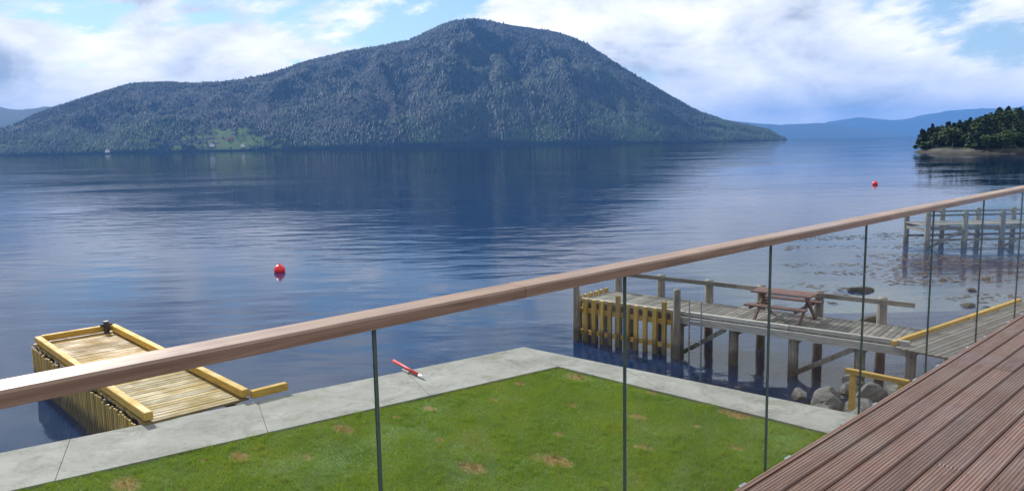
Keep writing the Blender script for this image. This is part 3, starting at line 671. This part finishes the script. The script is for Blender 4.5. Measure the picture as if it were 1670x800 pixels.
for k, xx in enumerate(fx):
    hh = 2.2 if k in (0, 5, 10) else 1.95
    link('slat', SHARED.setdefault(('fend', hh), MB().box((0, 0, 0), (.12, .09, hh), 0, .01).mesh('slat', 'fender_timber' if 'fender_timber' in MAT else 'yellow_timber')), q2, (xx, -.12, zj + .12 - hh / 2 + (.22 if hh > 2 else 0)), 0)
for zz in (.28, .95): kerb(q2, (-.02, -.05, zz), (3.4, -.05, zz), 'yellow_timber', .06, 'waler', .14)
link('pile', pile_mesh(.10, 2.15, 'pile_post'), q2, (.05, -.26, 0)); link('pile', pile_mesh(.10, 1.95, 'pile_post2'), q2, (3.4, -.22, 0))
for k in range(6):
    link('slat', SHARED[('fend', 1.95)], q2, (-.12, .2 + k * .3, zj + .12 - 1.95 / 2), math.pi / 2)
MB().beam((3.5, .02, .15), (4.7, .02, zj - .25), .09, .12).build('brace', 'pile_timber', q2)
MB().beam((6.6, .02, .10), (8.0, .02, zj - .25), .09, .12).build('brace', 'pile_timber', q2)
# mooring ladder on the front
ld = MB()
for xx in (3.75, 4.1): ld.tube((xx, -.16, -.6), (xx, -.16, zj + .5), .022, .022, 8)
for k in range(6): ld.tube((3.75, -.16, -.3 + .28 * k), (4.1, -.16, -.3 + .28 * k), .016, .016, 8)
ld.build('ladder', 'steel', q2)

# picnic table on the jetty
def jpt(x, y): return (o2[0] + d2.x * x + -d2.y * y, o2[1] + d2.y * x + d2.x * y)
pt = jpt(5.9, 1.05); rz2 = math.atan2(d2.y, d2.x)
tb = empty('picnic_table', (*pt, zj), rz2); tag(tb, 'dark red-brown picnic table with crossed legs on the jetty', 'picnic table')
for k in range(5): MB().box((0, -.28 + k * .14, .73), (1.6, .125, .04), 0, .006).build('table_board', 'table_wood', tb)
for s in (-1, 1):
    for k in (0, 1): MB().box((0, s * (.58 + k * .14), .44), (1.6, .125, .04), 0, .006).build('seat_board', 'table_wood', tb)
    mb = MB(); xx = s * .6
    mb.beam((xx, -.55, 0), (xx, .25, .71), .05, .09); mb.beam((xx + .055, .55, 0), (xx + .055, -.25, .71), .05, .09); mb.build('leg', 'table_wood', tb)
    MB().box((xx - .055, 0, .38), (.05, 1.45, .08)).build('crossbar', 'table_wood', tb)

# shore deck where the jetty comes ashore
d3 = Vector((0.80, 0.60))
q3 = frame_thing('shore_deck', (8.75, 17.25), d3, 'weathered shore deck with yellow edge beam where the jetty lands', 'deck')
n = int(4.6 / .145)
for k in range(n):
    key = ('longplank', k % 4)
    if key not in SHARED: SHARED[key] = MB().box((0, 0, 0), (7.6, .133, .045), 0, .006).mesh('plank', 'grey_plank')
    link('plank', SHARED[key], q3, (3.75 + random.uniform(-.03, .03), -.12 - k * .145, 1.175 + random.uniform(-.003, .003)))
kerb(q3, (0.1, .03, 1.25), (3.9, .03, 1.25), 'yellow_timber', .105); kerb(q3, (3.95, .03, 1.25), (7.4, .03, 1.25), 'yellow_timber', .105)
for xx in (.3, 2.2, 4.1, 6.0):
    for yy in (-.3, -2.3, -4.4): link('pile', pile_mesh(.11, 1.13, 'pile_deck'), q3, (xx, yy, 0))
for yy in (-.3, -2.3, -4.4): MB().box((3.75, yy, 1.06), (7.3, .1, .17)).build('stringer', 'pile_timber', q3)

tr = frame_thing('timber_rail', (6.95, 15.35), (0.68, -0.73), 'low yellow timber rail on short posts by the boulders', 'rail')
kerb(tr, (-.1, 0, 1.22), (1.15, 0, 1.22), 'yellow_timber', .1, 'beam')
for xx in (.05, 1.0): MB().box((xx, 0, .78), (.1, .1, .75)).build('post', 'yellow_timber', tr)

# second jetty further along the shore
d4 = Vector((1.0, 0.0)); q4 = frame_thing('jetty', (22.1, 40.9), d4, 'dark timber jetty with open rail standing farther out in the weedy bay', 'jetty')
plank_deck(q4, 11.6, 2.0, 1.25)
for xx in (.2, 2.2, 4.2, 6.2, 8.2, 10.2):
    for yy, hk in ((.1, 'far_pile'), (1.9, 'far_pile')): link('pile', pile_mesh(.14, 1.95, hk), q4, (xx, yy - (.2 if yy < 1 else -.2), 0))
    MB().box((xx, 1.0, .95), (.14, 2.3, .16)).build('cross_beam', 'pile_timber', q4)
for yy in (-.1, 2.1):
    kerb(q4, (.1, yy, 1.78), (11.4, yy, 1.78), 'pile_timber', .07, 'top_rail', .1)
    kerb(q4, (.1, yy + .07, 1.07), (11.4, yy + .07, 1.07), 'pile_timber', .09, 'stringer', .2)
    kerb(q4, (.1, yy, .45), (11.4, yy, .45), 'pile_timber', .08, 'waler', .12)
for xx in (.2, 4.2, 8.2): MB().beam((xx, -.24, .05), (xx + 1.9, -.24, 1.0), .08, .12).build('brace', 'pile_timber', q4)

# ------------------------------------------------------------------ rocks, weed, buoys, boat hook
def rock_mesh(seed, mat='rock', flat=0.65):
    rs_ = np.random.RandomState(seed); nu, nv = 14, 9; V = [(0, 0, -1 * flat)]
    for j in range(1, nv):
        th_ = math.pi * j / nv
        for i in range(nu):
            a_ = 2 * math.pi * i / nu; V.append((math.sin(th_) * math.cos(a_), math.sin(th_) * math.sin(a_), -math.cos(th_) * flat))
    V.append((0, 0, flat)); V = np.array(V)
    for _ in range(14):      # planar cuts give facets
        nrm = rs_.normal(size=3); nrm /= np.linalg.norm(nrm); dd = rs_.uniform(.35, .7); s_ = V @ nrm - dd
        V = V - np.outer(np.maximum(s_, 0) * .92, nrm)
    V += (np.stack([vnoise(V[:, 0] * 4 + 3 * k, V[:, 1] * 4 + V[:, 2] * 3, seed + k) for k in range(3)], 1) - .5) * .14
    F = [(0, 1 + (i + 1) % nu, 1 + i) for i in range(nu)]
    for j in range(nv - 2):
        F += [(1 + j * nu + i, 1 + j * nu + (i + 1) % nu, 1 + (j + 1) * nu + (i + 1) % nu, 1 + (j + 1) * nu + i) for i in range(nu)]
    k0 = 1 + (nv - 2) * nu; F += [(k0 + i, k0 + (i + 1) % nu, k0 + nu) for i in range(nu)]
    mb = MB(); mb.add(V.tolist(), F); return mb.mesh('rock', mat)
ROCKS = [rock_mesh(s) for s in range(6)]; SHOREROCK = [rock_mesh(s + 20) for s in range(6)]
rs = random.Random(11)
RP = [(6.75, 16.0, .50), (7.35, 15.6, .55), (7.1, 16.7, .42), (7.9, 16.3, .60), (6.3, 15.2, .45), (7.7, 17.1, .38), (6.0, 15.9, .30), (8.2, 15.5, .6), (6.9, 14.9, .5), (7.4, 14.5, .55), (5.6, 15.5, .26), (8.5, 16.6, .4), (6.5, 16.9, .28), (8.1, 17.6, .3)]
for x, y, s in RP:
    o = link('rock', ROCKS[rs.randrange(6)], None, (x, y, .12 + s * .35), rs.uniform(0, 6.28), scale=(s * rs.uniform(.9, 1.3), s, s * rs.uniform(.75, 1.05)))
    tag(o, 'grey boulder heaped between the sea wall and the shore deck', 'rock', 'boulders by the shore deck')
for _ in range(26):
    x = rs.uniform(9.5, 21); y = rs.uniform(21.5, 30) + (x - 12) * .35; s = rs.uniform(.14, .45)
    o = link('rock', ROCKS[rs.randrange(6)], None, (x, y, rs.uniform(-.10, .05)), rs.uniform(0, 6.28), scale=(s * 1.5, s, s * .6))
    tag(o, 'low weed-covered rock breaking the water beyond the jetty', 'rock', 'weedy rocks in the shallows')
for _ in range(26):
    x = rs.uniform(3.4, 7.2); y = 18.2 - (x - 3.4) * .55 + rs.uniform(-.9, 1.6); s = rs.uniform(.10, .28)
    if 0.65 * (x - APEX_O.x) + 0.76 * (y - APEX_O.y) < .35: continue
    o = link('rock', ROCKS[rs.randrange(6)], None, (x, y, rs.uniform(-.25, -.02)), rs.uniform(0, 6.28), scale=(s * 1.3, s, s * .6))
    tag(o, 'dark stone in the shallows between jetty and sea wall', 'rock', 'stones in the shallows')

# weed floating in the bay: uncountable scraps at the surface
rsn = np.random.RandomState(3); nW = 2600
wx = rsn.uniform(9, 30, nW * 3); wy = rsn.uniform(22, 48, nW * 3)
kp = (fbm(wx * .22, wy * .5, 4, 51) > 0.47 + .12 * rsn.rand(nW * 3)) & (wy > 31.5 - (wx - 9) * .55) & (wx / wy > .36)
wx, wy = wx[kp][:nW], wy[kp][:nW]; nW = len(wx); ws = rsn.uniform(.03, .13, nW)
Vw = np.zeros((nW, 6, 3))
for k in range(6):
    a_ = k * 1.047 + rsn.uniform(-.3, .3, nW); q = rsn.uniform(.4, 1.0, nW)
    Vw[:, k] = np.stack([wx + ws * 1.8 * q * np.cos(a_), wy + ws * .8 * q * np.sin(a_), .006 + rsn.uniform(0, .02, nW)], 1)
Fw = np.arange(nW * 6).reshape(-1, 6)
tag(link('seaweed', np_mesh('seaweed', Vw.reshape(-1, 3), Fw, 'weed')), 'brown seaweed drifting in the bay beyond the jetty', 'seaweed', kind='stuff')

def buoy(x, y, r, label):
    b = empty('buoy', (x, y, 0)); tag(b, label, 'buoy')
    prof = [(0, -r * .55)] + [(r * math.sin(a_), r * .35 - r * math.cos(a_)) for a_ in np.linspace(.5, 2.75, 14)] + [(r * .22, r * 1.32), (r * .22, r * 1.5), (0, r * 1.5)]
    MB().lathe(prof, n=24).build('float', 'red_plastic', b, True)
    ring = MB()
    for k in range(12):
        a0, a1 = k * math.pi / 6, (k + 1) * math.pi / 6
        ring.tube((r * .14 * math.cos(a0), 0, r * 1.62 + r * .14 * math.sin(a0)), (r * .14 * math.cos(a1), 0, r * 1.62 + r * .14 * math.sin(a1)), r * .04, r * .04, 6, False)
    ring.build('ring', 'steel', b)
buoy(-11.44, 37.2, .27, 'round red mooring buoy floating in open dark water')
buoy(46.2, 97.3, .34, 'small distant red buoy on the bright water towards the headland')

hk = empty('boat_hook', (-2.36, 16.45, 1.05)); tag(hk, 'red pole with white tip lying over the sea wall edge', 'boat hook')
a, b = Vector((-.40, .58, .10)), Vector((.30, -.40, .05))
MB().tube(a, b, .035, .035, 10).build('pole', 'red_paint', hk, True)
MB().tube(b, b + (b - a).normalized() * .18, .036, .03, 10).build('tip', 'white_paint', hk, True)
MB().box((-.02, .04, .02), (.12, .3, .04), .6).build('rest', 'pale_timber', hk)

# ------------------------------------------------------------------ the balcony
A = R(46.5); DT = Vector((math.sin(A), math.cos(A))); DN = Vector((-math.cos(A), math.sin(A)))
RZ = math.atan2(DT.y, DT.x)
DECK = 4.5
bal = empty('balcony', (0, 0, DECK), RZ); tag(bal, 'reddish brown timber balcony deck of long narrow boards', 'balcony')
# local frame: X along the rail, Y outwards
pitch = 0.120; yb = 1.60; k = 0
T0, T1 = -3.6, 10.5
while yb > -3.2:
    # each row is two boards, butted at a staggered joint
    j = T0 + (T1 - T0) * (0.28 + 0.5 * ((k * 0.37) % 1.0))
    for a, b in ((T0, j - .003), (j + .003, T1)):
        MB().box((0, 0, 0), (b - a, pitch - .008, .028), 0, .004).build('board', 'deck_board', bal, loc=((a + b) / 2, yb - pitch / 2, -.014 + random.uniform(-.0012, .0012)))
    yb -= pitch; k += 1
JX = np.arange(T0 + .1, T1, .6); sw = MB()
for xx in JX:
    MB().box((xx, -.8, -.125), (.06, 4.7, .19)).build('joist', 'pile_timber', bal)
    for kk in range(k):
        for q in (.025, .095):
            yy = 1.60 - kk * pitch - q; xj = xx + random.uniform(-.008, .008)
            sw.add([(xj + .0045 * math.cos(i * 1.0472), yy + .0045 * math.sin(i * 1.0472), .0022) for i in range(6)], [(0, 1, 2, 3, 4, 5)])
tag(sw.build('screws', 'dark_steel', bal), kind='stuff')
MB().box(((T0 + T1) / 2, 1.628, -.135), (T1 - T0, .03, .25)).build('edge_board', 'deck_board', bal)
for xx in (-3.2, 1.2, 5.6, 10.0): MB().box((xx, 1.2, -1.86), (.14, .14, 3.26)).build('post', 'pile_timber', bal)

rail = empty('balustrade', (DN.x * 1.66, DN.y * 1.66, DECK), RZ); tag(rail, 'frameless glass balustrade with brown wooden handrail along the balcony edge', 'balustrade')
w_, h_ = .046, .033; c_ = .006
prof = [(-w_, -h_), (w_, -h_), (w_, -c_), (w_ - c_, 0), (-w_ + c_, 0), (-w_, -c_)]
for a, b in ((-1.115, 1.584), (1.586, 4.72), (4.722, 8.315)):
    hb = MB(); q = (b - a) / 2
    hb.add([(-q, y_, z_) for y_, z_ in prof] + [(q, y_, z_) for y_, z_ in prof], [(i, (i + 1) % 6, 6 + (i + 1) % 6, 6 + i) for i in range(6)] + [tuple(range(5, -1, -1)), tuple(range(6, 12))])
    hb.build('handrail', 'handrail_wood', rail, loc=((a + b) / 2, 0, 1.075))
pw = 1.045
for k in range(-3, 7):
    x0 = 1.075 + pw * k
    pn = MB().box((0, 0, 0), (pw - .008, .009, 1.13)).build('glass_pane', 'pane_glass', rail, loc=(x0 + pw / 2, 0, .470))
    for s in (-1, 1): MB().box((s * (pw / 2 - .0034), 0, 0), (.0012, .0094, 1.1302)).build('pane_edge', 'pane_edge', pn)
    for q in (.2, .8): MB().box((x0 + pw * q, -.018, -.05), (.05, .04, .07), 0, .004).build('clamp', 'steel', rail)

# ------------------------------------------------------------------ the air between
hz = MB().box((0, 1000, 292), (30400, 31000, 600)).build('haze', 'haze_air'); tag(hz, kind='stuff')
hz.visible_shadow = True
